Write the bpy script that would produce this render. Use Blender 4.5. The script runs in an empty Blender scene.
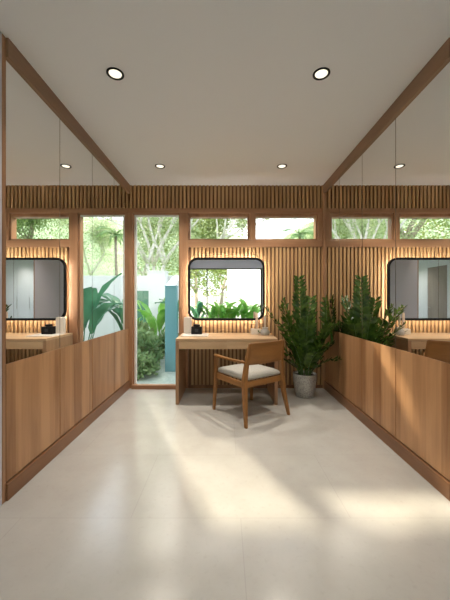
import bpy, math, random
from mathutils import Vector, Matrix, Euler

PI = math.pi
sc = bpy.context.scene
COL = sc.collection

# ------------------------------------------------------------------ camera
CAM_Z = 1.25
cd = bpy.data.cameras.new('camera')
cam = bpy.data.objects.new('camera', cd)
COL.objects.link(cam)
cam.location = (0, 0, CAM_Z)
cam.rotation_euler = (PI / 2, 0, 0)
cd.sensor_fit = 'VERTICAL'
cd.sensor_height = 36.0
cd.lens = 18.0
cd.clip_start = 0.02
cd.clip_end = 500
sc.camera = cam

# ------------------------------------------------------------------ world, sun, exposure
w = bpy.data.worlds.new('sky')
sc.world = w
w.use_nodes = True
nt = w.node_tree
nt.nodes.clear()
out = nt.nodes.new('ShaderNodeOutputWorld')
bg = nt.nodes.new('ShaderNodeBackground')
sky = nt.nodes.new('ShaderNodeTexSky')
sky.sky_type = 'NISHITA'
sky.sun_disc = False
sky.sun_elevation = math.radians(39)
sky.sun_rotation = math.atan2(-0.45, 1.0)
sky.air_density = 1.0
sky.dust_density = 3.0
sky.ozone_density = 1.5
bg.inputs['Strength'].default_value = 0.5
hz = nt.nodes.new('ShaderNodeMix'); hz.data_type = 'RGBA'
hz.inputs[0].default_value = 0.62
hz.inputs[7].default_value = (2.85, 2.75, 2.65, 1)      # bright haze
nt.links.new(sky.outputs[0], hz.inputs[6])
nt.links.new(hz.outputs[2], bg.inputs['Color'])
nt.links.new(bg.outputs[0], out.inputs['Surface'])

sd = bpy.data.lights.new('sun', 'SUN')
sun = bpy.data.objects.new('sun', sd)
COL.objects.link(sun)
sd.energy = 4.4
sd.color = (1.0, 0.86, 0.66)
sd.angle = math.radians(2.6)
sun.location = (-5, 15, 12)
sun.rotation_euler = Vector((0.45, -1.0, -0.9)).to_track_quat('-Z', 'Y').to_euler()

sc.view_settings.view_transform = 'Standard'
sc.view_settings.look = 'None'
sc.view_settings.gamma = 1.0
sc.view_settings.use_curve_mapping = False
sc.view_settings.exposure = 1.06
sc.cycles.max_bounces = 14
sc.cycles.diffuse_bounces = 6
sc.cycles.glossy_bounces = 8
sc.cycles.transparent_max_bounces = 24
sc.cycles.sample_clamp_indirect = 6.0
sc.cycles.use_denoising = True

DL_WATT = 30.0          # each downlight
LED_STRENGTH = 46.0      # strip behind the framed mirror

# ------------------------------------------------------------------ materials
def new_mat(name):
    m = bpy.data.materials.new(name)
    m.use_nodes = True
    return m, m.node_tree, m.node_tree.nodes['Principled BSDF']

def plain(name, col, rough=0.5, metal=0.0, spec=0.5):
    m, t, p = new_mat(name)
    p.inputs['Base Color'].default_value = (*col, 1)
    p.inputs['Roughness'].default_value = rough
    p.inputs['Metallic'].default_value = metal
    p.inputs['Specular IOR Level'].default_value = spec
    return m

def noisy(name, c1, c2, scale=6, rough=0.6, bump=0.0, detail=4, spec=0.5, lo=0.3, hi=0.7, bscale=None):
    m, t, p = new_mat(name)
    N = t.nodes.new
    tc = N('ShaderNodeTexCoord'); nz = N('ShaderNodeTexNoise'); cr = N('ShaderNodeValToRGB')
    nz.inputs['Scale'].default_value = scale
    nz.inputs['Detail'].default_value = detail
    cr.color_ramp.elements[0].position = lo
    cr.color_ramp.elements[1].position = hi
    cr.color_ramp.elements[0].color = (*c1, 1)
    cr.color_ramp.elements[1].color = (*c2, 1)
    t.links.new(tc.outputs['Object'], nz.inputs['Vector'])
    t.links.new(nz.outputs['Fac'], cr.inputs['Fac'])
    t.links.new(cr.outputs['Color'], p.inputs['Base Color'])
    p.inputs['Roughness'].default_value = rough
    p.inputs['Specular IOR Level'].default_value = spec
    if bump:
        bp = N('ShaderNodeBump'); n2 = N('ShaderNodeTexNoise')
        n2.inputs['Scale'].default_value = bscale or scale * 4
        bp.inputs['Strength'].default_value = bump
        bp.inputs['Distance'].default_value = 0.01
        t.links.new(tc.outputs['Object'], n2.inputs['Vector'])
        t.links.new(n2.outputs['Fac'], bp.inputs['Height'])
        t.links.new(bp.outputs['Normal'], p.inputs['Normal'])
    return m

def wood(name, light, dark, axis='Z', rough=0.4, plank=0.0, plank_axis='Y', spec=0.4):
    """procedural wood, grain running along the object-space axis"""
    m, t, p = new_mat(name)
    N = t.nodes.new; L = t.links.new
    tc = N('ShaderNodeTexCoord'); oi = N('ShaderNodeObjectInfo')
    add = N('ShaderNodeVectorMath'); add.operation = 'MULTIPLY_ADD'
    rnd = N('ShaderNodeCombineXYZ')
    for k in range(3): L(oi.outputs['Random'], rnd.inputs[k])
    L(rnd.outputs[0], add.inputs[0]); add.inputs[1].default_value = (13.0, 7.0, 17.0)
    L(tc.outputs['Object'], add.inputs[2])
    mp = N('ShaderNodeMapping')
    s = {'X': (1.0, 14, 14), 'Y': (14, 1.0, 14), 'Z': (14, 14, 1.0)}[axis]
    mp.inputs['Scale'].default_value = s
    L(add.outputs[0], mp.inputs['Vector'])
    n1 = N('ShaderNodeTexNoise'); n1.inputs['Scale'].default_value = 1.0
    n1.inputs['Detail'].default_value = 6; n1.inputs['Roughness'].default_value = 0.62
    n1.inputs['Distortion'].default_value = 0.7
    L(mp.outputs[0], n1.inputs['Vector'])
    mp2 = N('ShaderNodeMapping')
    mp2.inputs['Scale'].default_value = tuple(k * 0.22 if k > 1 else 0.6 for k in s)
    L(add.outputs[0], mp2.inputs['Vector'])
    n2 = N('ShaderNodeTexNoise'); n2.inputs['Scale'].default_value = 1.6; n2.inputs['Detail'].default_value = 2
    L(mp2.outputs[0], n2.inputs['Vector'])
    mx = N('ShaderNodeMath'); mx.operation = 'MULTIPLY_ADD'
    L(n2.outputs['Fac'], mx.inputs[0]); mx.inputs[1].default_value = 0.6
    m3 = N('ShaderNodeMath'); m3.operation = 'MULTIPLY'; m3.inputs[1].default_value = 0.55
    L(n1.outputs['Fac'], m3.inputs[0]); L(m3.outputs[0], mx.inputs[2])
    fac = mx.outputs[0]
    if plank:
        sep = N('ShaderNodeSeparateXYZ'); L(tc.outputs['Object'], sep.inputs[0])
        dv = N('ShaderNodeMath'); dv.operation = 'DIVIDE'; L(sep.outputs[plank_axis], dv.inputs[0]); dv.inputs[1].default_value = plank
        fl = N('ShaderNodeMath'); fl.operation = 'FLOOR'; L(dv.outputs[0], fl.inputs[0])
        wn = N('ShaderNodeTexWhiteNoise'); wn.noise_dimensions = '1D'; L(fl.outputs[0], wn.inputs['W'])
        ma = N('ShaderNodeMath'); ma.operation = 'MULTIPLY_ADD'
        sb = N('ShaderNodeMath'); sb.operation = 'SUBTRACT'; L(wn.outputs['Value'], sb.inputs[0]); sb.inputs[1].default_value = 0.5
        L(sb.outputs[0], ma.inputs[0]); ma.inputs[1].default_value = 0.24; L(fac, ma.inputs[2])
        fac = ma.outputs[0]
    cr = N('ShaderNodeValToRGB')
    cr.color_ramp.elements[0].position = 0.36; cr.color_ramp.elements[1].position = 0.74
    cr.color_ramp.elements[0].color = (*dark, 1); cr.color_ramp.elements[1].color = (*light, 1)
    L(fac, cr.inputs['Fac']); L(cr.outputs['Color'], p.inputs['Base Color'])
    p.inputs['Roughness'].default_value = rough
    p.inputs['Specular IOR Level'].default_value = spec
    bp = N('ShaderNodeBump'); bp.inputs['Strength'].default_value = 0.12; bp.inputs['Distance'].default_value = 0.004
    L(n1.outputs['Fac'], bp.inputs['Height']); L(bp.outputs['Normal'], p.inputs['Normal'])
    return m

def mirror_mat(name, col, rough=0.0):
    m = bpy.data.materials.new(name); m.use_nodes = True
    t = m.node_tree; t.nodes.clear()
    o = t.nodes.new('ShaderNodeOutputMaterial'); g = t.nodes.new('ShaderNodeBsdfGlossy')
    g.inputs['Color'].default_value = (*col, 1); g.inputs['Roughness'].default_value = rough
    t.links.new(g.outputs[0], o.inputs['Surface'])
    return m

def pane_mat(name, tint):
    m = bpy.data.materials.new(name); m.use_nodes = True
    t = m.node_tree; t.nodes.clear()
    o = t.nodes.new('ShaderNodeOutputMaterial'); g = t.nodes.new('ShaderNodeBsdfGlossy')
    tr = t.nodes.new('ShaderNodeBsdfTransparent'); mx = t.nodes.new('ShaderNodeMixShader'); lw = t.nodes.new('ShaderNodeLayerWeight'); pw = t.nodes.new('ShaderNodeMath'); fr = t.nodes.new('ShaderNodeMath')
    pw.operation = 'POWER'; pw.inputs[1].default_value = 4.5; fr.operation = 'MULTIPLY_ADD'; fr.inputs[1].default_value = 0.85; fr.inputs[2].default_value = 0.03
    t.links.new(lw.outputs['Facing'], pw.inputs[0]); t.links.new(pw.outputs[0], fr.inputs[0])
    g.inputs['Roughness'].default_value = 0.0
    tr.inputs['Color'].default_value = (*tint, 1)
    t.links.new(fr.outputs[0], mx.inputs[0]); t.links.new(tr.outputs[0], mx.inputs[1]); t.links.new(g.outputs[0], mx.inputs[2])
    t.links.new(mx.outputs[0], o.inputs['Surface'])
    return m

def leaf_mat(name, c1, c2, scale=3.0, trans=0.4, rough=0.45, tcol=None):
    m, t, p = new_mat(name)
    N = t.nodes.new; L = t.links.new
    tc = N('ShaderNodeTexCoord'); nz = N('ShaderNodeTexNoise'); nz.inputs['Scale'].default_value = scale
    cr = N('ShaderNodeValToRGB'); cr.color_ramp.elements[0].position = 0.3; cr.color_ramp.elements[1].position = 0.7
    cr.color_ramp.elements[0].color = (*c1, 1); cr.color_ramp.elements[1].color = (*c2, 1)
    L(tc.outputs['Object'], nz.inputs['Vector']); L(nz.outputs['Fac'], cr.inputs['Fac'])
    L(cr.outputs['Color'], p.inputs['Base Color'])
    p.inputs['Roughness'].default_value = rough
    tl = N('ShaderNodeBsdfTranslucent'); mx = N('ShaderNodeMixShader'); mx.inputs[0].default_value = trans
    if tcol: tl.inputs['Color'].default_value = (*tcol, 1)
    else: L(cr.outputs['Color'], tl.inputs['Color'])
    o = t.nodes['Material Output']
    L(p.outputs[0], mx.inputs[1]); L(tl.outputs[0], mx.inputs[2]); L(mx.outputs[0], o.inputs['Surface'])
    return m

def emit(name, col, s):
    m = bpy.data.materials.new(name); m.use_nodes = True
    t = m.node_tree; t.nodes.clear()
    o = t.nodes.new('ShaderNodeOutputMaterial'); e = t.nodes.new('ShaderNodeEmission')
    e.inputs['Color'].default_value = (*col, 1); e.inputs['Strength'].default_value = s
    t.links.new(e.outputs[0], o.inputs['Surface'])
    return m

def floor_mat():
    m, t, p = new_mat('limestone_tile')
    N = t.nodes.new; L = t.links.new
    tc = N('ShaderNodeTexCoord')
    mp = N('ShaderNodeMapping'); mp.inputs['Location'].default_value = (-0.09, -1.72 + 7.0, 0)
    L(tc.outputs['Object'], mp.inputs['Vector'])
    br = N('ShaderNodeTexBrick')
    br.inputs['Scale'].default_value = 1.0
    br.inputs['Brick Width'].default_value = 1.26; br.inputs['Row Height'].default_value = 0.70
    br.inputs['Mortar Size'].default_value = 0.0025; br.inputs['Mortar Smooth'].default_value = 0.2
    br.inputs['Color1'].default_value = (0.46, 0.445, 0.418, 1); br.inputs['Color2'].default_value = (0.475, 0.46, 0.432, 1)
    br.inputs['Mortar'].default_value = (0.42, 0.405, 0.38, 1)
    L(mp.outputs[0], br.inputs['Vector'])
    n1 = N('ShaderNodeTexNoise'); n1.inputs['Scale'].default_value = 3.0; n1.inputs['Detail'].default_value = 8; n1.inputs['Roughness'].default_value = 0.65
    L(tc.outputs['Object'], n1.inputs['Vector'])
    cr = N('ShaderNodeValToRGB'); cr.color_ramp.elements[0].position = 0.34; cr.color_ramp.elements[1].position = 0.62
    cr.color_ramp.elements[0].color = (0.925, 0.92, 0.91, 1); cr.color_ramp.elements[1].color = (1, 1, 1, 1)
    L(n1.outputs['Fac'], cr.inputs['Fac'])
    mx = N('ShaderNodeMix'); mx.data_type = 'RGBA'; mx.blend_type = 'MULTIPLY'; mx.inputs[0].default_value = 1.0
    L(br.outputs['Color'], mx.inputs[6]); L(cr.outputs['Color'], mx.inputs[7])
    n2 = N('ShaderNodeTexNoise'); n2.inputs['Scale'].default_value = 38; n2.inputs['Detail'].default_value = 4
    L(tc.outputs['Object'], n2.inputs['Vector'])
    c2 = N('ShaderNodeValToRGB'); c2.color_ramp.elements[0].position = 0.25; c2.color_ramp.elements[1].position = 0.42
    c2.color_ramp.elements[0].color = (0.94, 0.935, 0.92, 1); c2.color_ramp.elements[1].color = (1, 1, 1, 1)
    L(n2.outputs['Fac'], c2.inputs['Fac'])
    m2 = N('ShaderNodeMix'); m2.data_type = 'RGBA'; m2.blend_type = 'MULTIPLY'; m2.inputs[0].default_value = 1.0
    L(mx.outputs[2], m2.inputs[6]); L(c2.outputs['Color'], m2.inputs[7])
    L(m2.outputs[2], p.inputs['Base Color'])
    rr = N('ShaderNodeMapRange'); rr.inputs[1].default_value = 0.3; rr.inputs[2].default_value = 0.7
    rr.inputs[3].default_value = 0.17; rr.inputs[4].default_value = 0.26
    L(n1.outputs['Fac'], rr.inputs[0]); L(rr.outputs[0], p.inputs['Roughness'])
    p.inputs['Specular IOR Level'].default_value = 0.8
    bp = N('ShaderNodeBump'); bp.inputs['Strength'].default_value = 0.03; bp.inputs['Distance'].default_value = 0.01
    L(n1.outputs['Fac'], bp.inputs['Height']); L(bp.outputs['Normal'], p.inputs['Normal'])
    return m

M = {}
M['floor'] = floor_mat()
M['ceiling'] = plain('ceiling_paint', (0.80, 0.80, 0.815), 0.9)
M['grey_wall'] = plain('lavender_grey_paint', (0.50, 0.48, 0.53), 0.7)
M['white_panel'] = plain('white_lacquer', (0.72, 0.76, 0.84), 0.45)
M['taupe_door'] = wood('taupe_door_wood', (0.33, 0.28, 0.26), (0.26, 0.22, 0.20), 'Z', 0.5)
M['white_wall'] = noisy('white_render', (0.68, 0.68, 0.66), (0.74, 0.74, 0.72), 2, 0.85)
M['panel'] = wood('teak_veneer_panel', (0.50, 0.275, 0.135), (0.27, 0.125, 0.052), 'Z', 0.38, plank=0.15, plank_axis='Y')
M['frame_z'] = wood('teak_frame_vertical', (0.40, 0.215, 0.115), (0.24, 0.11, 0.052), 'Z', 0.42)
M['frame_x'] = wood('teak_frame_horizontal', (0.40, 0.215, 0.115), (0.24, 0.11, 0.052), 'X', 0.42)
M['frame_y'] = wood('teak_beam', (0.32, 0.19, 0.11), (0.21, 0.115, 0.065), 'Y', 0.42)
M['slat'] = wood('teak_slat', (0.54, 0.325, 0.155), (0.32, 0.17, 0.07), 'Z', 0.5)
M['slat_back'] = wood('slat_backing', (0.20, 0.10, 0.045), (0.13, 0.06, 0.026), 'Z', 0.6)
M['base'] = wood('baseboard_wood', (0.25, 0.12, 0.055), (0.16, 0.07, 0.03), 'Y', 0.4)
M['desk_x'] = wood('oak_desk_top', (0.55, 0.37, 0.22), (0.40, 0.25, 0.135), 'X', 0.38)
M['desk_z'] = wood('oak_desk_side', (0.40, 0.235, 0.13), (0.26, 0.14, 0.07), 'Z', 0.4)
M['chair_z'] = wood('cherry_chair_vertical', (0.31, 0.145, 0.045), (0.15, 0.062, 0.018), 'Z', 0.35)
M['chair_x'] = wood('cherry_chair_horizontal', (0.31, 0.145, 0.045), (0.15, 0.062, 0.018), 'X', 0.35)
M['chair_y'] = wood('cherry_chair_rail', (0.31, 0.145, 0.045), (0.15, 0.062, 0.018), 'Y', 0.35)
M['fabric'] = noisy('grey_beige_fabric', (0.34, 0.33, 0.30), (0.43, 0.415, 0.38), 160, 0.95, 0.3, spec=0.1)
M['mirror'] = mirror_mat('silvered_mirror', (0.90, 0.905, 0.90))
M['mirror_edge'] = plain('bronze_joint', (0.20, 0.15, 0.11), 0.5)
M['black'] = plain('black_metal', (0.006, 0.006, 0.007), 0.5, spec=0.25)
M['glass'] = pane_mat('window_glass', (0.965, 0.985, 0.975))
M['led'] = emit('led_strip', (1.0, 0.97, 0.86), LED_STRENGTH)
M['lamp'] = emit('lamp_disc', (1.0, 0.90, 0.68), 0.75)
M['concrete'] = noisy('speckled_concrete', (0.27, 0.26, 0.25), (0.44, 0.425, 0.40), 60, 0.85, 0.5, lo=0.38, hi=0.56)
M['soil'] = noisy('dark_soil', (0.02, 0.014, 0.01), (0.06, 0.04, 0.03), 30, 0.95, 0.6)
M['zz_leaf'] = leaf_mat('glossy_dark_leaf', (0.012, 0.040, 0.007), (0.085, 0.155, 0.022), 16, 0.14, 0.27)
M['zz_stem'] = plain('green_stalk', (0.06, 0.13, 0.03), 0.4)
M['ceramic'] = plain('cream_ceramic', (0.74, 0.66, 0.58), 0.35)
M['marble'] = noisy('white_marble', (0.74, 0.70, 0.66), (0.84, 0.80, 0.76), 9, 0.25)
M['candle'] = plain('tan_wax', (0.62, 0.45, 0.34), 0.6)
M['jar_glass'] = plain('smoked_glass', (0.55, 0.52, 0.50), 0.12)
M['label'] = plain('dark_grey_label', (0.016, 0.016, 0.018), 0.4)
M['steel'] = plain('brushed_steel', (0.5, 0.5, 0.5), 0.3, 1.0)
M['bark'] = noisy('pale_bark', (0.50, 0.46, 0.42), (0.74, 0.71, 0.67), 7, 0.9, 0.4)
M['bark_dark'] = noisy('grey_brown_bark', (0.24, 0.19, 0.15), (0.40, 0.34, 0.28), 7, 0.9, 0.4)
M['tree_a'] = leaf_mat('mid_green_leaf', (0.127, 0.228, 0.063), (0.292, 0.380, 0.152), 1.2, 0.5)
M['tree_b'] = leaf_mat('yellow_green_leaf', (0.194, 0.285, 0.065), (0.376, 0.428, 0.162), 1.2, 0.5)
M['tree_c'] = leaf_mat('pale_hazy_leaf', (0.311, 0.410, 0.213), (0.491, 0.557, 0.360), 0.9, 0.5)  # haze put into the leaf colour
M['banana'] = leaf_mat('blue_green_leaf', (0.040, 0.160, 0.080), (0.104, 0.288, 0.152), 2.0, 0.35, 0.35)
M['bright'] = leaf_mat('fresh_green_leaf', (0.10, 0.32, 0.04), (0.30, 0.56, 0.12), 3.0, 0.4, 0.35)
M['shrub'] = leaf_mat('soft_green_leaf', (0.126, 0.252, 0.099), (0.306, 0.432, 0.198), 3.0, 0.4, 0.5)
M['grass'] = noisy('lawn', (0.10, 0.19, 0.06), (0.24, 0.34, 0.13), 3, 0.95, 0.6, bscale=60)
M['hill'] = noisy('far_wooded_hill', (0.26, 0.38, 0.19), (0.46, 0.56, 0.34), 0.6, 0.95, 0.5, detail=10)  # kept pale, distance haze is in the colour
M['teal'] = plain('teal_glazed_panel', (0.13, 0.33, 0.38), 0.2)
M['green_door'] = plain('green_painted_boards', (0.07, 0.20, 0.12), 0.5)
M['paving'] = noisy('grey_green_paving', (0.26, 0.34, 0.30), (0.44, 0.50, 0.45), 12, 0.35, 0.3)
M['canvas'] = plain('white_canvas', (0.8, 0.8, 0.8), 0.8)

# ------------------------------------------------------------------ mesh helpers
class MB:
    def __init__(self): self.v = []; self.f = []; self.sm = []
    def add(self, vs, fs, smooth=False):
        b = len(self.v)
        self.v += [tuple(x) for x in vs]
        self.f += [tuple(i + b for i in q) for q in fs]
        self.sm += [smooth] * len(fs)
        return self
    def box(self, x0, x1, y0, y1, z0, z1):
        vs = [(x, y, z) for z in (z0, z1) for y in (y0, y1) for x in (x0, x1)]
        return self.add(vs, [(0, 2, 3, 1), (4, 5, 7, 6), (0, 1, 5, 4), (2, 6, 7, 3), (0, 4, 6, 2), (1, 3, 7, 5)])
    def tube(self, pts, rad, n=8, cap=True, flat=1.0):
        pts = [Vector(p) for p in pts]
        if not isinstance(rad, (list, tuple)): rad = [rad] * len(pts)
        vs, fs = [], []
        up = None
        for i, p in enumerate(pts):
            a = pts[max(i - 1, 0)]; b = pts[min(i + 1, len(pts) - 1)]
            d = (b - a).normalized()
            if up is None:
                up = Vector((0, 0, 1)) if abs(d.z) < 0.9 else Vector((1, 0, 0))
            s = d.cross(up).normalized(); u = s.cross(d).normalized(); up = u
            for k in range(n):
                t = 2 * PI * k / n
                vs.append(p + s * math.cos(t) * rad[i] + u * math.sin(t) * rad[i] * flat)
        for i in range(len(pts) - 1):
            for k in range(n):
                k2 = (k + 1) % n
                fs.append((i * n + k, i * n + k2, (i + 1) * n + k2, (i + 1) * n + k))
        if cap:
            fs.append(tuple(range(n - 1, -1, -1))); fs.append(tuple((len(pts) - 1) * n + k for k in range(n)))
        return self.add(vs, fs, True)
    def lathe(self, prof, c=(0, 0, 0), n=32, cap=True):
        vs, fs = [], []
        for r, z in prof:
            for k in range(n):
                t = 2 * PI * k / n
                vs.append((c[0] + r * math.cos(t), c[1] + r * math.sin(t), c[2] + z))
        for i in range(len(prof) - 1):
            for k in range(n):
                k2 = (k + 1) % n
                fs.append((i * n + k, i * n + k2, (i + 1) * n + k2, (i + 1) * n + k))
        if cap:
            fs.append(tuple(range(n - 1, -1, -1))); fs.append(tuple((len(prof) - 1) * n + k for k in range(n)))
        return self.add(vs, fs, True)
    def prism(self, outline, y0, y1):
        """outline in (x, z), extruded along y"""
        n = len(outline)
        vs = [(x, y0, z) for x, z in outline] + [(x, y1, z) for x, z in outline]
        fs = [tuple(range(n)), tuple(range(2 * n - 1, n - 1, -1))]
        fs += [(k, k + n, (k + 1) % n + n, (k + 1) % n) for k in range(n)]
        return self.add(vs, fs)
    def build(self, name, mat, parent=None, bevel=0.0, seg=2, subsurf=0):
        me = bpy.data.meshes.new(name)
        me.from_pydata(self.v, [], self.f)
        me.polygons.foreach_set('use_smooth', self.sm)
        me.update()
        me.materials.append(mat)
        o = bpy.data.objects.new(name, me)
        COL.objects.link(o)
        if parent: o.parent = parent
        if bevel:
            b = o.modifiers.new('bevel', 'BEVEL'); b.width = bevel; b.segments = seg; b.limit_method = 'ANGLE'
            b.angle_limit = math.radians(40); b.harden_normals = False
        if subsurf:
            s = o.modifiers.new('subsurf', 'SUBSURF'); s.levels = subsurf; s.render_levels = subsurf
        return o

def tag(o, label=None, cat=None, group=None, kind=None):
    if label: o['label'] = label
    if cat: o['category'] = cat
    if group: o['group'] = group
    if kind: o['kind'] = kind
    return o
def thing(name, loc, label, cat, rz=0, group=None):
    o = bpy.data.objects.new(name, None); o.empty_display_size = 0.1
    COL.objects.link(o); o.location = loc; o.rotation_euler = (0, 0, rz)
    return tag(o, label, cat, group)
def struct(o): o['kind'] = 'structure'; return o
def copy_tree(o, parent=None):
    c = o.copy(); COL.objects.link(c); c.parent = parent
    for ch in list(o.children): copy_tree(ch, c)
    return c

# ------------------------------------------------------------------ room shell
XL, XR = -1.3625, 1.408           # mirror faces
YB = 4.26                          # slat faces
YR = -3.0                          # rear glazing
YP = 1.862                         # where the mirrored bays end
H = 2.88

struct(MB().box(XL - 0.20, XR + 0.20, YR - 0.1, 4.42, -0.12, 0.0).build('floor', M['floor']))
struct(MB().box(XL - 0.20, XR + 0.20, YR - 0.1, 4.42, H, H + 0.25).build('ceiling', M['ceiling']))
struct(MB().box(XL - 0.20, XL - 0.04, YR - 0.1, 4.42, 0, H).build('wall_left', M['white_wall']))
struct(MB().box(XR + 0.04, XR + 0.20, YR - 0.1, 4.42, 0, H).build('wall_right', M['white_wall']))

# rear part of the side walls (seen only in the mirrors)
struct(MB().box(XL - 0.04, XL, -0.35, 1.832, 0, H).build('wall_rear_left', M['grey_wall']))
struct(MB().box(XR, XR + 0.04, -0.35, 1.832, 0, H).build('wall_rear_right', M['grey_wall']))
for k in range(4):
    y1 = -0.36 - k * 0.64
    a = MB().box(XL - 0.015, XL + 0.005, y1 - 0.632, y1, 0.06, H).build('closet_door', M['white_panel'], bevel=0.002)
    tag(a, ['white closet door nearest the mirrored bay, left side of rear room', 'second white closet door on the left of the rear room',
            'third white closet door on the left of the rear room', 'white closet door closest to the rear garden glazing'][k],
        'closet door', 'white closet doors in the rear of the room')
    MB().box(XL + 0.005, XL + 0.015, y1 - 0.60, y1 - 0.585, 0.95, 1.35).build('handle', M['steel'], a)
struct(MB().box(XL - 0.04, XL, YR, -0.36, 0, 0.055).build('baseboard_rear', M['base']))
struct(MB().box(XR, XR + 0.04, YR, -1.95, 0, H).build('wall_rear_corner', M['white_panel']))
d1 = struct(MB().box(XR + 0.002, XR + 0.04, -1.94, -1.05, 0.004, 2.35).build('door_1', M['taupe_door'], bevel=0.002))
MB().tube([(XR + 0.0, -1.86, 1.0), (XR - 0.04, -1.86, 1.0), (XR - 0.04, -1.74, 1.0)], 0.009).build('door_handle', M['steel'], d1)
struct(MB().box(XR, XR + 0.04, -1.04, -0.36, 0, H).build('wall_rear_bay', M['white_panel']))
struct(MB().box(XR, XR + 0.04, -1.94, -1.05, 2.355, H).build('trim_1', M['white_panel']))

# back wall: backing boards, slat cladding, mullions and beams
bw = struct(MB().box(-0.52, XR + 0.04, 4.285, 4.42, 0, 2.0).box(XL - 0.04, XR + 0.04, 4.285, 4.42, 2.55, H).build('wall_back', M['slat_back']))
def slats(x0, x1, z0, z1, mb):
    x = -1.352
    while x < x1 - 0.02:
        if x > x0 - 0.001:
            mb.box(x, min(x + 0.031, x1), YB, 4.286, z0, z1)
        x += 0.0545
sl = MB(); slats(-0.52, XR - 0.005, 0.0, 2.0, sl); slats(XL + 0.01, XR - 0.005, 2.552, H, sl)
sl.build('slat_cladding', M['slat'], bw)
struct(MB().box(XL - 0.04, XR + 0.04, 4.25, 4.42, 2.485, 2.55).build('trim_2', M['frame_x'], bevel=0.002))                       # head beam
struct(MB().box(-0.52, XR + 0.04, 4.25, 4.42, 2.0, 2.10).build('trim_3', M['frame_x'], bevel=0.002))                 # sill beam
struct(MB().box(-0.64, -0.52, 4.245, 4.42, 0, 2.485).build('trim_4', M['frame_z'], bevel=0.003))                     # post by the tall window
struct(MB().box(1.315, XR + 0.04, 4.25, 4.42, 2.10, 2.485).build('trim_5', M['frame_z'], bevel=0.002))
struct(MB().box(0.345, 0.42, 4.25, 4.42, 2.10, 2.485).build('trim_6', M['frame_z'], bevel=0.002))
struct(MB().box(XL - 0.04, XL + 0.05, 4.245, 4.42, 0.0, 2.485).build('trim_7', M['frame_z'], bevel=0.002))

def window(name, x0, x1, z0, z1, fw=0.03, label=None, ft=None):
    fb = MB()
    ft = ft or fw
    fb.box(x0, x0 + fw, 4.275, 4.38, z0, z1).box(x1 - fw, x1, 4.275, 4.38, z0, z1)
    fb.box(x0 + fw, x1 - fw, 4.275, 4.38, z1 - ft, z1).box(x0 + fw, x1 - fw, 4.275, 4.38, z0, z0 + fw)
    o = struct(fb.build(name, M['frame_z'], bevel=0.002))
    MB().box(x0 + fw, x1 - fw, 4.328, 4.334, z0 + fw, z1 - ft).build('pane', M['glass'], o)
    return o
w1 = window('window_1', XL + 0.05, -0.64, 0.0, 2.485, 0.018)
MB().box(XL + 0.068, XL + 0.095, 4.29, 4.328, 0.018, 2.467).box(XL + 0.095, -0.658, 4.29, 4.328, 2.445, 2.467)\
    .box(XL + 0.095, -0.658, 4.29, 4.328, 0.018, 0.04).build('glazing_bead', M['white_wall'], w1)
struct(MB().box(XL + 0.05, -0.64, 4.20, 4.275, 0.0, 0.055).build('trim_8', M['frame_x'], bevel=0.002))
window('window_2', -0.52, 0.345, 2.10, 2.485, 0.022, ft=0.05)
window('window_3', 0.42, 1.315, 2.10, 2.485, 0.022, ft=0.05)

# side bays: mirrors above, teak panels below
order = ['nearest the camera', 'second from the camera', 'third from the camera', 'farthest back, touching the window wall']
edges = [YP, 2.475, 3.08, 3.685, 4.245]
for side, X, s in (('left', XL, -1), ('right', XR, 1)):
    def bx(mb, a, b, y0, y1, z0, z1):   # a, b measured out of the wall face into the room
        xa, xb = X - s * a, X - s * b
        return mb.box(min(xa, xb), max(xa, xb), y0, y1, z0, z1)
    for k in range(4):
        y0, y1 = edges[k] + 0.004, edges[k + 1] - 0.004
        m_ = bx(MB(), -0.006, 0.0, y0, y1, 0.852, 2.76).build('mirror_panel', M['mirror'])
        tag(m_, 'tall frameless mirror panel on the %s wall, %s' % (side, order[k]), 'mirror', 'mirror panels of the %s wall' % side)
        p_ = bx(MB(), -0.034, 0.002, y0, y1, 0.118, 0.85).build('wood_panel', M['panel'], bevel=0.0015)
        tag(p_, 'low teak veneer panel under the %s wall mirrors, %s' % (side, order[k]), 'wall panel', 'low teak panels of the %s wall' % side)
    struct(bx(MB(), -0.04, -0.007, YP, 4.245, 0.852, 2.76).build('trim_%d' % (10 if s < 0 else 20), M['mirror_edge']))
    struct(bx(MB(), -0.04, 0.018, YP, 4.26, 2.76, H).build('trim_%d' % (11 if s < 0 else 21), M['frame_y'], bevel=0.002))
    struct(bx(MB(), -0.04, 0.002, 1.834, YP, 0.0, H).build('trim_%d' % (12 if s < 0 else 22), M['frame_z'], bevel=0.002))
    struct(bx(MB(), -0.04, 0.014, YP, 4.245, 0.0, 0.105).build('baseboard_%s' % side, M['base'], bevel=0.002))
    struct(bx(MB(), -0.04, -0.01, YP, 4.245, 0.105, 0.118).build('trim_%d' % (13 if s < 0 else 23), M['mirror_edge']))
struct(MB().box(XR - 0.022, XR, 4.235, 4.26, 0.0, 2.76).build('trim_24', M['frame_z']))
struct(MB().box(-0.52, XR - 0.022, 4.25, 4.26, 0.0, 0.045).build('baseboard_back', M['base']))

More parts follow.
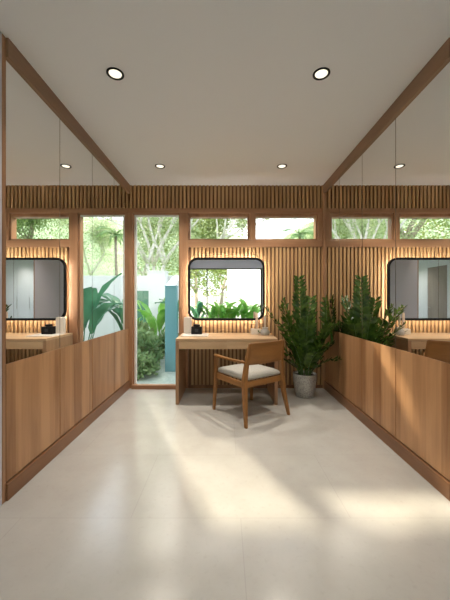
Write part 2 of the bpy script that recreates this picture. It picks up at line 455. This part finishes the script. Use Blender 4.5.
# rear glazed wall
struct(MB().box(XL - 0.04, XR + 0.04, YR - 0.1, YR, 2.45, H).build('wall_rear', plain('lightened_header_paint', (0.82, 0.78, 0.92), 0.7)))  # header colour lightened to make up for the weak light there
wr = struct(MB().box(XL - 0.04, XL + 0.02, YR - 0.08, YR - 0.02, 0, 2.45).box(XR - 0.06, XR + 0.04, YR - 0.08, YR - 0.02, 0, 2.45)
    .box(-0.70, -0.66, YR - 0.08, YR - 0.02, 0.04, 2.41).box(XL + 0.02, XR - 0.06, YR - 0.08, YR - 0.02, 0, 0.04)
    .box(XL + 0.02, XR - 0.06, YR - 0.08, YR - 0.02, 2.41, 2.45).build('window_4', plain('dark_bronze', (0.06, 0.055, 0.05), 0.4)))
MB().box(XL + 0.02, -0.70, YR - 0.053, YR - 0.047, 0.04, 2.41).build('pane', M['glass'], wr)
MB().box(-0.66, XR - 0.06, YR - 0.053, YR - 0.047, 0.04, 2.41).build('pane', M['glass'], wr)

# ------------------------------------------------------------------ outdoors: ground and hill
struct(MB().box(-60, 60, 4.42, 90, -0.35, -0.13).build('ground', M['grass']))
struct(MB().box(-40, 40, -60, YR - 0.1, -0.35, -0.13).build('ground_rear', M['grass']))
random.seed(4)
hv, hf = [], []
NX, NY = 60, 10
for j in range(NY):
    for i in range(NX):
        x = -70 + 140 * i / (NX - 1); y = 45 + 36 * j / (NY - 1)
        h = (j / (NY - 1)) ** 0.7 * (min(27, 17.0 + 0.3 * abs(x - 7)) + 0.8 * math.sin(x * 0.33)) - 0.3 + random.uniform(-.25, .25)
        hv.append((x, y, h))
for j in range(NY - 1):
    for i in range(NX - 1):
        a = j * NX + i; hf.append((a, a + 1, a + NX + 1, a + NX))
struct(MB().add(hv, hf, True).build('hill', M['hill']))

# ------------------------------------------------------------------ vanity desk
DX0, DX1, DY0, DY1, DZ = -0.59, 0.63, 3.58, 4.21, 0.79
desk = thing('vanity_desk', ((DX0 + DX1) / 2, (DY0 + DY1) / 2, 0), 'pale oak vanity desk with two drawers against the slatted back wall', 'desk')
hw, hd = (DX1 - DX0) / 2, (DY1 - DY0) / 2
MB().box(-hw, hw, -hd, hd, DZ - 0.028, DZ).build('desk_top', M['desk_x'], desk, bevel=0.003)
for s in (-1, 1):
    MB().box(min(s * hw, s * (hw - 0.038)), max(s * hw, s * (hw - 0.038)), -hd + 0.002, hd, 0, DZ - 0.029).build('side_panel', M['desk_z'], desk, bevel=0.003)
MB().box(-hw + 0.039, hw - 0.039, -hd + 0.03, hd - 0.02, 0.672, DZ - 0.032).build('drawer_case', M['desk_x'], desk)
for s in (-1, 1):
    a, b = sorted((s * 0.0015, s * (hw - 0.0405)))
    MB().box(a, b, -hd + 0.004, -hd + 0.026, 0.663, DZ - 0.033).build('drawer', M['desk_x'], desk, bevel=0.002)

# ------------------------------------------------------------------ framed mirror with its light
def rrect(x0, x1, z0, z1, r, n=10):
    pts = []
    for cx, cz, a0 in ((x1 - r, z0 + r, -PI / 2), (x1 - r, z1 - r, 0), (x0 + r, z1 - r, PI / 2), (x0 + r, z0 + r, PI)):
        for k in range(n + 1):
            a = a0 + PI / 2 * k / n
            pts.append((cx + r * math.cos(a), cz + r * math.sin(a)))
    return pts
MX0, MX1, MZ0, MZ1 = -0.515, 0.555, 0.965, 1.84
mx, mz = (MX0 + MX1) / 2, (MZ0 + MZ1) / 2
vm = thing('framed_mirror', (mx, 4.25, MZ0), 'black framed rounded rectangular mirror glowing on the slatted wall above desk', 'mirror')
o_ = rrect(-0.535, 0.535, 0, 0.875, 0.135); i_ = rrect(-0.503, 0.503, 0.032, 0.843, 0.103)
n = len(o_)
vs = [(x, -0.085, z) for x, z in o_] + [(x, -0.085, z) for x, z in i_] + [(x, -0.058, z) for x, z in o_] + [(x, -0.069, z) for x, z in i_]
fs = []
for k in range(n):
    j = (k + 1) % n
    fs += [(k, j, n + j, n + k), (2 * n + k, 3 * n + k, 3 * n + j, 2 * n + j), (k, 2 * n + k, 2 * n + j, j), (n + k, n + j, 3 * n + j, 3 * n + k)]
MB().add(vs, fs).build('mirror_frame', M['black'], vm)
MB().prism(i_, -0.078, -0.070).build('mirror_glass', M['mirror'], vm)
MB().prism(rrect(-0.49, 0.49, 0.045, 0.83, 0.09), -0.069, -0.05).build('backing_board', M['black'], vm)
ring_o = rrect(-0.510, 0.510, 0.025, 0.850, 0.110); ring_i = rrect(-0.504, 0.504, 0.031, 0.844, 0.104)
vs = [(x, y, z) for y in (-0.0575, -0.048) for R_ in (ring_o, ring_i) for x, z in R_]
fs = []
for k in range(n):
    j = (k + 1) % n
    fs += [(k, j, n + j, n + k), (2 * n + k, 3 * n + k, 3 * n + j, 2 * n + j), (k, 2 * n + k, 2 * n + j, j), (n + k, n + j, 3 * n + j, 3 * n + k)]
MB().add(vs, fs).build('light_strip', M['led'], vm)
for x, z in ((-0.3, 0.25), (0.3, 0.25), (-0.3, 0.65), (0.3, 0.65)):
    MB().box(x - 0.02, x + 0.02, -0.05, 0.012, z - 0.02, z + 0.02).build('bracket', M['black'], vm)

# ------------------------------------------------------------------ chair
chair = thing('armchair', (0.27, 3.35, 0), 'warm brown wooden armchair with grey seat cushion pulled up to the desk', 'chair', math.radians(35))
def bar(name, pts, wds, mat, parent, bev=0.006):
    """rectangular section sweep: pts with (w along x, d along y) per point"""
    vs, fs = [], []
    for (x, y, z), (a, b) in zip(pts, wds):
        vs += [(x - a, y - b, z), (x + a, y - b, z), (x + a, y + b, z), (x - a, y + b, z)]
    m_ = len(pts)
    for i in range(m_ - 1):
        for k in range(4):
            fs.append((i * 4 + k, i * 4 + (k + 1) % 4, i * 4 + 4 + (k + 1) % 4, i * 4 + 4 + k))
    fs.append((3, 2, 1, 0)); fs.append(tuple((m_ - 1) * 4 + k for k in range(4)))
    return MB().add(vs, fs).build(name, mat, parent, bevel=bev)
for s in (-1, 1):
    bar('front_leg', [(s * .278, .292, 0), (s * .268, .27, .42), (s * .265, .265, .612)], [(.014, .015), (.021, .023), (.018, .021)], M['chair_z'], chair)
    bar('rear_leg', [(s * .298, -.312, 0), (s * .272, -.262, .25), (s * .258, -.24, .44), (s * .243, -.255, .62), (s * .224, -.29, .815)],
        [(.014, .016), (.020, .024), (.022, .027), (.018, .023), (.013, .016)], M['chair_z'], chair)
    # arm: flat bar, slightly dished
    vs, fs = [], []
    for i in range(9):
        t = i / 8
        y = .287 - t * (.287 + .250); x = s * (.267 - .014 * t); z = .612 - .008 * math.sin(PI * t)
        wd = .021 - .004 * t
        vs += [(x - wd, y, z), (x + wd, y, z), (x + wd, y, z + .022), (x - wd, y, z + .022)]
    for i in range(8):
        for k in range(4):
            fs.append((i * 4 + k, i * 4 + (k + 1) % 4, i * 4 + 4 + (k + 1) % 4, i * 4 + 4 + k))
    fs.append((3, 2, 1, 0)); fs.append(tuple(32 + k for k in range(4)))
    MB().add(vs, fs).build('armrest', M['chair_y'], chair, bevel=0.004)
    MB().box(s * .262 - .011, s * .262 + .011, -.225, .255, .365, .425).build('side_rail', M['chair_y'], chair, bevel=0.003)
MB().box(-.25, .25, .26, .282, .365, .425).build('front_rail', M['chair_x'], chair, bevel=0.003)
MB().box(-.242, .242, -.248, -.226, .365, .425).build('back_rail', M['chair_x'], chair, bevel=0.003)
# curved back panel
vs, fs = [], []
NB = 16
for i in range(NB + 1):
    u = -1 + 2 * i / NB
    x = u
    bow = -.032 * (1 - u * u)
    for z, y, th, hw_ in ((.598, -.262, .011, .243), (.71, -.275, .013, .235), (.822, -.297, .009, .224)):
        vs += [(x * hw_, y + bow - th, z), (x * hw_, y + bow + th, z)]
for i in range(NB):
    a, b = i * 6, (i + 1) * 6
    for k in (0, 2):
        fs += [(a + k, b + k, b + k + 2, a + k + 2), (a + k + 1, a + k + 3, b + k + 3, b + k + 1)]
    fs += [(a, a + 1, b + 1, b), (a + 4, b + 4, b + 5, a + 5)]
fs += [(0, 2, 3, 1), (2, 4, 5, 3), (NB * 6, NB * 6 + 1, NB * 6 + 3, NB * 6 + 2), (NB * 6 + 2, NB * 6 + 3, NB * 6 + 5, NB * 6 + 4)]
MB().add(vs, fs, True).build('backrest', M['chair_x'], chair, bevel=0.003)
# cushion: pillowed slab
vs, fs = [], []
NC = 20
def cush(u, v, top):
    hwid = .258
    x = u * hwid; y = .018 + v * .262
    k = (1 - abs(u) ** 9) * (1 - abs(v) ** 9)
    k = max(k, 0) ** 0.4
    return (x * (0.985 + .015 * k), y, (.455 + .034 * k + .010 * (1 - u * u) * (1 - v * v)) if top else (.455 - .032 * k))
for top in (1, 0):
    for i in range(NC + 1):
        for j in range(NC + 1):
            u = math.sin((-1 + 2 * i / NC) * PI / 2); v = math.sin((-1 + 2 * j / NC) * PI / 2)
            vs.append(cush(u, v, top))
q = (NC + 1) ** 2
for i in range(NC):
    for j in range(NC):
        a = i * (NC + 1) + j; b = a + NC + 1
        fs.append((a, b, b + 1, a + 1)); fs.append((q + a, q + a + 1, q + b + 1, q + b))
MB().add(vs, fs, True).build('seat_cushion', M['fabric'], chair)['label'] = 'light grey padded seat cushion'

# ------------------------------------------------------------------ foliage helpers
def blade(mb, base, heading, length, width, lift, droop, nseg=7, fold=0.25, wav=0.0, rnd=random):
    """a leaf blade growing from base; lift = start angle above horizontal, droop = total bend"""
    p = Vector(base); vs, fs = [], []
    hx, hy = math.cos(heading), math.sin(heading)
    side = Vector((-hy, hx, 0))
    for i in range(nseg + 1):
        t = i / nseg
        a = lift - droop * t
        d = Vector((hx * math.cos(a), hy * math.cos(a), math.sin(a)))
        nrm = Vector((-hx * math.sin(a), -hy * math.sin(a), math.cos(a)))
        wd = width * 0.5 * (math.sin(PI * min(1, (t * 0.93 + 0.04))) ** 0.75)
        if i == nseg: wd = width * .01
        wv = wav * width * math.sin(i * 2.3)
        vs += [p + side * wd + nrm * (wd * fold + wv), p.copy(), p - side * wd + nrm * (wd * fold - wv)]
        p = p + d * (length / nseg)
    for i in range(nseg):
        a = i * 3
        fs += [(a, a + 3, a + 4, a + 1), (a + 1, a + 4, a + 5, a + 2)]
    mb.add(vs, fs, True)
    return p

# ------------------------------------------------------------------ potted plant in the corner
def zz_plant():
    t = thing('potted_plant', (1.035, 3.90, 0), 'dark green glossy leafed potted plant on the floor right of the desk', 'plant')
    MB().lathe([(.098, 0), (.112, .012), (.132, .10), (.146, .20), (.150, .275), (.150, .30), (.138, .30), (.134, .27), (.0, .268)], n=40, cap=False)\
        .build('pot', M['concrete'], t)['label'] = 'speckled grey concrete pot'
    MB().lathe([(.0, .262), (.1345, .272), (.0, .276)], n=24, cap=False).build('soil', M['soil'], t)
    rr = random.Random(11)
    specs = []
    # (azimuth deg, lean, length)
    for az, lean, ln in ((110, .05, 1.30), (183, .44, 1.04), (15, .50, 1.20), (262, .20, .80), (345, .66, .92), (172, .72, .80), (222, .52, .84),
                         (305, .44, .80), (55, .20, 1.06), (150, .22, 1.04), (275, .74, .56), (205, .92, .52), (325, .95, .54), (240, .30, .66),
                         (80, .34, .74), (195, .30, .98), (325, .34, .84), (290, .62, .62)):
        specs.append((math.radians(az), lean, ln))
    for az, lean, ln in specs:
        st = MB(); lf = MB()
        hx, hy = math.cos(az), math.sin(az)
        p = Vector((hx * .05 + rr.uniform(-.02, .02), hy * .05 + rr.uniform(-.02, .02), .27))
        pts = []; NS = max(11, int(ln * 20))
        tilt0 = lean * .55; 
        for i in range(NS + 1):
            pts.append(p.copy())
            a = tilt0 + lean * 1.15 * (i / NS)
            if abs(p.x + 0) < 9:
                p = p + Vector((hx * math.sin(a), hy * math.sin(a), math.cos(a))) * (ln / NS)
            # stay clear of the wall and the side mirror
            if p.y > .30: p.y = .30
            if p.x > .33: p.x = .33
        st.tube(pts, [.0085 * (1 - .75 * i / NS) for i in range(NS + 1)], 6)
        start = int(NS * .22)
        for i in range(start, NS):
            d = (pts[i + 1] - pts[i]).normalized()
            u = (i - start) / (NS - start)
            size = (.130 if ln > .7 else .115) * (.7 + .5 * math.sin(PI * min(1, u * .85 + .12)))
            sref = Vector((-hy, hx, 0)) + Vector((rr.uniform(-.3, .3), rr.uniform(-.3, .3), 0))
            sref = (sref - d * sref.dot(d)).normalized()
            nrm = d.cross(sref).normalized()
            for sg in (-1, 1):
                out_ = (sref * sg * .86 + d * .62 + nrm * rr.uniform(-.22, .22)).normalized()
                wdir = (out_.cross(nrm)).normalized()
                up_ = out_.cross(wdir).normalized()
                b0 = pts[i] + d * rr.uniform(0, .01)
                vs, fs = [], []
                prof = (.12, .70, 1.0, .86, .45, .03)
                for k, wv in enumerate(prof):
                    tt = k / (len(prof) - 1)
                    c = b0 + out_ * size * tt - up_ * (size * .12 * tt * tt)
                    hwd = size * .225 * wv
                    vs += [c + wdir * hwd + up_ * hwd * .28, c, c - wdir * hwd + up_ * hwd * .28]
                for k in range(len(prof) - 1):
                    a = k * 3
                    fs += [(a, a + 3, a + 4, a + 1), (a + 1, a + 4, a + 5, a + 2)]
                for vv in vs:
                    vv.y = min(vv.y, .34); vv.x = min(vv.x, .36)
                lf.add(vs, fs, True)
        so = st.build('stem', M['zz_stem'], t)
        lf.build('leaflets', M['zz_leaf'], so)
    return t
zz_plant()

# ------------------------------------------------------------------ things on the desk
T = DZ
tag(MB().prism(rrect(-.17, .17, -.16, .16, .02), 0, .009).build('tray', M['marble']), 'flat white stone tray on the left end of the desk', 'tray')
tr = bpy.data.objects['tray']; tr.rotation_euler = (PI / 2, 0, 0); tr.location = (-.385, 3.92, T)
jar = thing('jar', (-.375, 4.0, T + .0092), 'squat black lidded jar standing on the white tray', 'jar')
MB().prism(rrect(-.07, .07, -.055, .055, .012), 0, .098).build('body', M['black'], jar).rotation_euler = (PI / 2, 0, 0)
MB().lathe([(.0, .098), (.045, .098), (.045, .122), (.042, .126), (0, .126)], n=32, cap=False).build('lid', M['black'], jar)
MB().box(-.022, .022, -.0565, -.0551, .03, .07).build('label_patch', M['label'], jar)
vb = tag(MB().lathe([(0, 0), (1, 0), (1, .02), (1, .19), (.93, .215), (.35, .222), (.30, .222), (.28, .19), (0, .18)], n=4, cap=False).build('vase', M['ceramic'], bevel=0.006),
         'tall rectangular cream ceramic vase behind the black jar', 'vase')
for v in vb.data.vertices:      # square lathe turned into a rectangular block
    a = PI / 4; x, y = v.co.x, v.co.y
    v.co.x = (x * math.cos(a) - y * math.sin(a)) * .052 * 1.414
    v.co.y = (x * math.sin(a) + y * math.cos(a)) * .028 * 1.414
for p_ in vb.data.polygons: p_.use_smooth = False
vb.location = (-.502, 4.06, T + .0092)
dish = thing('candle_holder', (.415, 4.02, T), 'low white block candle holder with a tan taper candle beside the grey jar', 'candle holder')
MB().prism(rrect(-.07, .07, 0, .075, .012), -.03, .03).build('holder', M['ceramic'], dish, bevel=.003)
MB().lathe([(.016, .0752), (.0165, .08), (.0155, .285), (.006, .292), (0, .292)], c=(.01, 0, 0), n=20).build('candle', M['candle'], dish)
MB().tube([(.01, 0, .292), (.011, 0, .302)], .0015, 5).build('wick', M['black'], dish)
gj = thing('candle_jar', (.525, 3.94, T), 'rounded grey glass jar with a pale taper candle near right desk corner', 'candle holder')
MB().lathe([(.040, 0), (.056, .008), (.060, .035), (.055, .060), (.036, .078), (.034, .086), (.044, .094), (.044, .100), (.030, .104), (0, .104)], n=32)\
    .build('jar_body', M['jar_glass'], gj)
MB().lathe([(.012, .1042), (.0125, .25), (.005, .257), (0, .257)], n=18).build('candle', M['ceramic'], gj)
MB().tube([(0, 0, .257), (.001, 0, .266)], .0014, 5).build('wick', M['black'], gj)

# ------------------------------------------------------------------ downlights
spots = [(-.79, 2.16, 'recessed round downlight with black rim, nearer pair, left side'),
         (.694, 2.16, 'recessed round downlight with black rim, nearer pair, right side'),
         (-.79, 3.65, 'recessed round downlight by the slatted wall, left side'),
         (.694, 3.65, 'recessed round downlight by the slatted wall, right side'),
         (-.79, -2.1, 'unseen downlight added to light the rear header, closet side'),  # unseen rear pair, added to brighten the header
         (.694, -2.1, 'unseen downlight added to light the rear header, door side')]
dl0 = thing('downlight', (0, 0, 0), 'x', 'ceiling light', group='recessed ceiling downlights')
MB().lathe([(.061, 0), (.061, -.005), (.056, -.008), (.047, -.006), (.044, -.001), (.044, 0)], n=36, cap=False).build('rim', M['black'], dl0)
MB().lathe([(0, -.0018), (.0438, -.0022), (.0438, -.0008), (0, -.0008)], n=36, cap=False).build('lamp_disc', M['lamp'], dl0)
for i, (x, y, lb) in enumerate(spots):
    d_ = dl0 if i == 0 else copy_tree(dl0)
    d_.location = (x, y, H); d_['label'] = lb
    ld = bpy.data.lights.new('downlight_beam', 'SPOT'); lo = bpy.data.objects.new('downlight_beam', ld)
    COL.objects.link(lo); lo.parent = d_; lo.location = (0, 0, -.012)
    ld.energy = DL_WATT; ld.color = (1.0, .92, .80); ld.spot_size = math.radians(110); ld.spot_blend = .9; ld.shadow_soft_size = .04

# ------------------------------------------------------------------ garden structures
struct_wall = struct(MB().box(-14, 14, 9.0, 9.25, -.13, 1.98).build('garden_wall', M['white_wall']))
tag(MB().box(-2.19, -1.70, 8.6, 8.98, -.13, 2.06).box(-2.21, -1.68, 8.58, 8.99, 2.06, 2.09).build('gate_pier', M['white_wall']),
    'tall white rendered pier standing in the garden wall', 'pier')
tag(MB().box(-1.12, -.90, 5.6, 5.75, -.13, 1.50).box(-1.125, -.895, 5.59, 5.76, 1.50, 1.52).build('screen_panel', M['teal']),
    'teal glazed upright screen panel outside the tall window', 'screen')
gd = thing('garden_gate', (-2.70, 8.9, -.13), 'green painted board gate in front of the white garden wall', 'gate')
for k in range(6):
    MB().box(-.45 + k * .15, -.45 + k * .15 + .145, -.03, 0, .05, 1.65).build('board', M['green_door'], gd)
for z in (.3, 1.25): MB().box(-.45, .448, .001, .03, z, z + .1).build('rail', M['green_door'], gd)
ss = thing('sunshade', (-1.31, 7.6, -.13), 'small white slanted sunshade on a post past the teal screen', 'sunshade')
MB().tube([(.02, 0, 0), (.02, 0, 1.80)], .018, 8).build('post', M['steel'], ss)
MB().add([(-.17, -.3, 1.68), (.10, -.3, 1.72), (.16, .3, 2.02), (-.06, .3, 1.98), (-.17, -.3, 1.70), (.10, -.3, 1.74), (.16, .3, 2.04), (-.06, .3, 2.00)],
         [(3, 2, 1, 0), (4, 5, 6, 7), (0, 1, 5, 4), (1, 2, 6, 5), (2, 3, 7, 6), (3, 0, 4, 7)]).build('canopy', M['canvas'], ss)
tag(MB().box(-1.45, .6, 4.5, 7.4, -.13, -.09).build('paved_path', M['paving']), 'grey green stone paving below the tall window', 'path')

# ------------------------------------------------------------------ trees
def tree(loc, height, spread, leafm, barkm, label, seed, nleaf=5200, lsize=.16, stems=1, crown0=.35, group='garden trees'):
    rr = random.Random(seed)
    t = thing('tree', (loc[0], loc[1], -.13), label, 'tree', group=group)
    tb = MB(); tips = []
    def branch(p, d, ln, r, depth):
        pts = [p.copy()]; rad = [r]
        for i in range(4):
            d = (d + Vector((rr.uniform(-.2, .2), rr.uniform(-.2, .2), rr.uniform(-.02, .12)))).normalized()
            p = p + d * ln / 4; pts.append(p.copy()); rad.append(r * (1 - .13 * (i + 1)))
        tb.tube(pts, rad, 7 if depth < 2 else 5)
        if depth >= 3 or p.z > height * .95:
            tips.append(p.copy()); tips.append(pts[2].copy()); return
        if depth >= 1: tips.append(p.copy())
        for k in range(3 if depth < 2 else 2):
            a = rr.uniform(0, 2 * PI)
            nd = (d + Vector((math.cos(a), math.sin(a), rr.uniform(-.1, .5))) * rr.uniform(.55, .9)).normalized()
            branch(p, nd, ln * rr.uniform(.6, .8), r * .55, depth + 1)
    for s in range(stems):
        a = s * 2 * PI / max(stems, 1) + rr.uniform(0, 1)
        lean = .0 if stems == 1 else .26
        branch(Vector((math.cos(a) * .12 * (stems > 1), math.sin(a) * .12 * (stems > 1), 0)), Vector((math.cos(a) * lean, math.sin(a) * lean, 1)).normalized(),
               height * (.40 if stems == 1 else .45), .11 + .012 * height / max(1, stems * .6), 0)
    tb.build('trunk', barkm, t)
    vs, fs = [], []
    for i in range(nleaf):
        if rr.random() < .7:
            c = rr.choice(tips) + Vector((rr.gauss(0, .42), rr.gauss(0, .42), rr.gauss(0, .34))) * spread * .36
        else:
            th = rr.uniform(0, 2 * PI); ph = math.acos(rr.uniform(-.8, 1)); rad = spread * rr.uniform(.75, 1.0)
            c = Vector((math.cos(th) * math.sin(ph) * rad, math.sin(th) * math.sin(ph) * rad, height * (crown0 + (1 - crown0) * .5) + math.cos(ph) * height * (1 - crown0) * .5))
            c += Vector((rr.gauss(0, .15), rr.gauss(0, .15), rr.gauss(0, .15))) * spread
        if c.z < .3: c.z = .3 + rr.random()
        a = Vector((rr.gauss(0, 1), rr.gauss(0, 1), rr.gauss(0, .5))).normalized()
        b = a.cross(Vector((rr.gauss(0, 1), rr.gauss(0, 1), rr.gauss(0, 1)))).normalized()
        l_ = lsize * rr.uniform(.6, 1.3); w_ = l_ * .32
        k = len(vs)
        vs += [c, c + a * l_ * .45 + b * w_, c + a * l_, c + a * l_ * .45 - b * w_]
        fs.append((k, k + 1, k + 2, k + 3))
    MB().add(vs, fs).build('foliage', leafm, t)
    return t

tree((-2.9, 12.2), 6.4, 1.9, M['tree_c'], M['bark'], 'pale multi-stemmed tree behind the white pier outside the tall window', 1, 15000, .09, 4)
tree((-6.3, 14), 10.2, 2.3, M['tree_a'], M['bark_dark'], 'mid green tree left of the pale multi-stemmed tree', 2, 21000, .12)  # height raised so the crown softens sun through the tall window
tree((-9.2, 14.5), 7.0, 2.8, M['tree_b'], M['bark_dark'], 'leftmost yellow green tree beyond the garden wall', 3, 21000, .12)
tree((-1.9, 17.5), 7.2, 2.2, M['tree_b'], M['bark_dark'], 'yellow green tree seen through left clerestory pane', 5, 21000, .12)
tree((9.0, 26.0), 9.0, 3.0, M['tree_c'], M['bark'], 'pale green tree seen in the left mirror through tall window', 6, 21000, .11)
tree((11.5, 22.5), 9.0, 3.2, M['tree_a'], M['bark_dark'], 'mid green tree right of the pale green tree', 7, 21000, .12)
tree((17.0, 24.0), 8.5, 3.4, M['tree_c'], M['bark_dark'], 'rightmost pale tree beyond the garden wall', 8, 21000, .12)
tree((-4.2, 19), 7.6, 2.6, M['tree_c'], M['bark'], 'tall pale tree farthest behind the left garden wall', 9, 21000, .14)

# palm
def palm(loc, h, label, seed):
    rr = random.Random(seed)
    t = thing('palm_tree', (loc[0], loc[1], -.13), label, 'tree', group='garden trees')
    MB().tube([(0, 0, 0), (.05, 0, h * .5), (.12, 0, h)], [.16, .12, .10], 10).build('trunk', M['bark_dark'], t)
    for k in range(16):
        mb = MB(); a = k * 2 * PI / 16 + rr.uniform(-.1, .1); lift = rr.uniform(.2, 1.1)
        p = Vector((.12, 0, h)); L_ = 1.7; pts = [p.copy()]
        for i in range(10):
            el = lift - 1.7 * (i / 10) ** 1.2
            p = p + Vector((math.cos(a) * math.cos(el), math.sin(a) * math.cos(el), math.sin(el))) * L_ / 10
            pts.append(p.copy())
            for sg in (-1, 1):
                for q_ in (0, .5):
                    blade(mb, pts[-2].lerp(p, q_), a + sg * 1.0, .5 * (1 - .05 * i), .05, el - .35, .5, 3)
        mb.tube(pts, .018, 4)
        mb.build('frond', M['shrub'], t)
palm((5.9, 24.0), 6.5, 'slender palm tree seen through the right clerestory pane', 3)

# ------------------------------------------------------------------ broad leafed garden plants
def broad(loc, h, nl, mat, label, seed, wd=.26, name='banana_plant', group='broad leafed garden plants', z=-.13, cat='plant'):
    rr = random.Random(seed)
    t = thing(name, (loc[0], loc[1], z), label, cat, group=group)
    for k in range(nl):
        mb = MB(); a = k * 2.399 + rr.uniform(-.4, .4)
        ln = h * rr.uniform(.45, .62); stalk = h * rr.uniform(.25, .55)
        lean = rr.uniform(.08, .35)
        b = Vector((math.cos(a) * .05, math.sin(a) * .05, 0)); e = b + Vector((math.cos(a) * lean * stalk, math.sin(a) * lean * stalk, stalk))
        mb.tube([b, (b + e) / 2 + Vector((0, 0, .02)), e], [.018, .014, .009], 5)
        blade(mb, e, a, ln, wd * rr.uniform(.75, 1.1) * (h / 1.5) ** .5, rr.uniform(1.0, 1.45), rr.uniform(.6, 1.7), 9, .3, .05)
        mb.build('leaf', mat, t)
    return t
# in front (beyond the window wall)
broad((-.55, 7.0), 2.0, 10, M['banana'], 'tall blue green banana plant seen reflected at the left mirror', 21, .34)
broad((.25, 6.2), 2.1, 11, M['banana'], 'largest blue green banana plant, in the left mirror reflection', 22, .36)
broad((.9, 7.4), 1.9, 10, M['banana'], 'blue green banana plant rightmost in the mirrored tall window', 23, .34)
broad((-1.72, 7.6), 1.62, 15, M['bright'], 'fresh green broad leafed plant before the white pier', 24, .22)
broad((-2.35, 7.0), 1.0, 9, M['bright'], 'low broad leafed plant left of the white pier', 25, .2)
broad((-1.15, 6.6), .8, 8, M['shrub'], 'small broad leafed plant beside the teal screen', 26, .16)
# shrubs by the path
def shrub(loc, r, h, label, seed, mat, n=1300, ls=.10):
    rr = random.Random(seed)
    t = thing('shrub', (loc[0], loc[1], -.13), label, 'shrub', group='low shrubs outside the tall window')
    st = MB(); vs, fs = [], []
    for k in range(12):
        a = rr.uniform(0, 2 * PI); s_ = rr.uniform(.2, .8) * r
        st.tube([(0, 0, 0), (math.cos(a) * s_ * .4, math.sin(a) * s_ * .4, h * .4), (math.cos(a) * s_, math.sin(a) * s_, h * .75)], [.012, .009, .004], 4)
    st.build('stems', M['bark_dark'], t)
    for i in range(n):
        u = rr.uniform(0, 2 * PI); ph = math.acos(rr.uniform(-.25, 1)); q_ = rr.uniform(.55, 1.0)
        c = Vector((math.cos(u) * math.sin(ph) * r * q_, math.sin(u) * math.sin(ph) * r * q_, h * .35 + math.cos(ph) * h * .65 * q_))
        a = (c.normalized() + Vector((rr.gauss(0, .6), rr.gauss(0, .6), rr.gauss(0, .6)))).normalized()
        b = a.cross(Vector((rr.gauss(0, 1), rr.gauss(0, 1), rr.gauss(0, 1)))).normalized()
        l_ = ls * rr.uniform(.6, 1.4); w_ = l_ * .3; k = len(vs)
        vs += [c, c + a * l_ * .5 + b * w_, c + a * l_, c + a * l_ * .5 - b * w_]; fs.append((k, k + 1, k + 2, k + 3))
    MB().add(vs, fs).build('foliage', mat, t)
shrub((-1.75, 6.1), .45, .75, 'rounded soft green shrub nearest the left window frame', 31, M['shrub'])
shrub((-1.6, 5.3), .38, .42, 'low soft green shrub by the window sill', 32, M['shrub'])
shrub((-2.1, 6.9), .5, .9, 'largest soft green shrub before the green gate', 33, M['tree_a'])
shrub((-1.30, 7.2), .35, .6, 'small shrub behind the teal screen', 34, M['shrub'])

# ------------------------------------------------------------------ rear garden (seen in the framed mirror)
struct(MB().box(.12, 2.0, -8.0, -7.4, -.13, 4.2).build('rear_garden_wall', M['white_wall']))
struct(MB().box(-9, .12, -16.7, -16.5, -.13, 1.9).build('rear_boundary_wall', M['white_wall']))
tree((-1.6, -9.6), 4.6, 1.6, M['tree_b'], M['bark_dark'], 'yellow green tree left of the white wall in the framed mirror', 41, 6500, .16, group='rear garden trees')
tree((-4.4, -9.4), 5.0, 1.9, M['tree_a'], M['bark_dark'], 'mid green tree at the left edge of the framed mirror', 42, 6500, .16, group='rear garden trees')
tree((-.4, -13.5), 5.4, 2.1, M['tree_b'], M['bark_dark'], 'bright tree farthest back in the framed mirror', 43, 6500, .18, group='rear garden trees')
rp = [(-1.15, -4.4, 1.45), (-.55, -4.5, 1.35), (-.12, -4.3, 1.5), (.32, -4.5, 1.62), (.72, -4.35, 1.45), (1.1, -4.6, 1.55)]
rl = ['farthest left', 'second from the left', 'third from the left', 'tallest, before the white wall', 'second from the right', 'farthest right']
for k, (x, y, h) in enumerate(rp):
    broad((x, y), h, 12, M['bright'] if k > 0 else M['banana'], 'broad leafed plant reflected in the framed mirror, %s' % rl[k], 50 + k, .24,
          'leafy_plant', 'broad leafed plants behind the rear glazing')
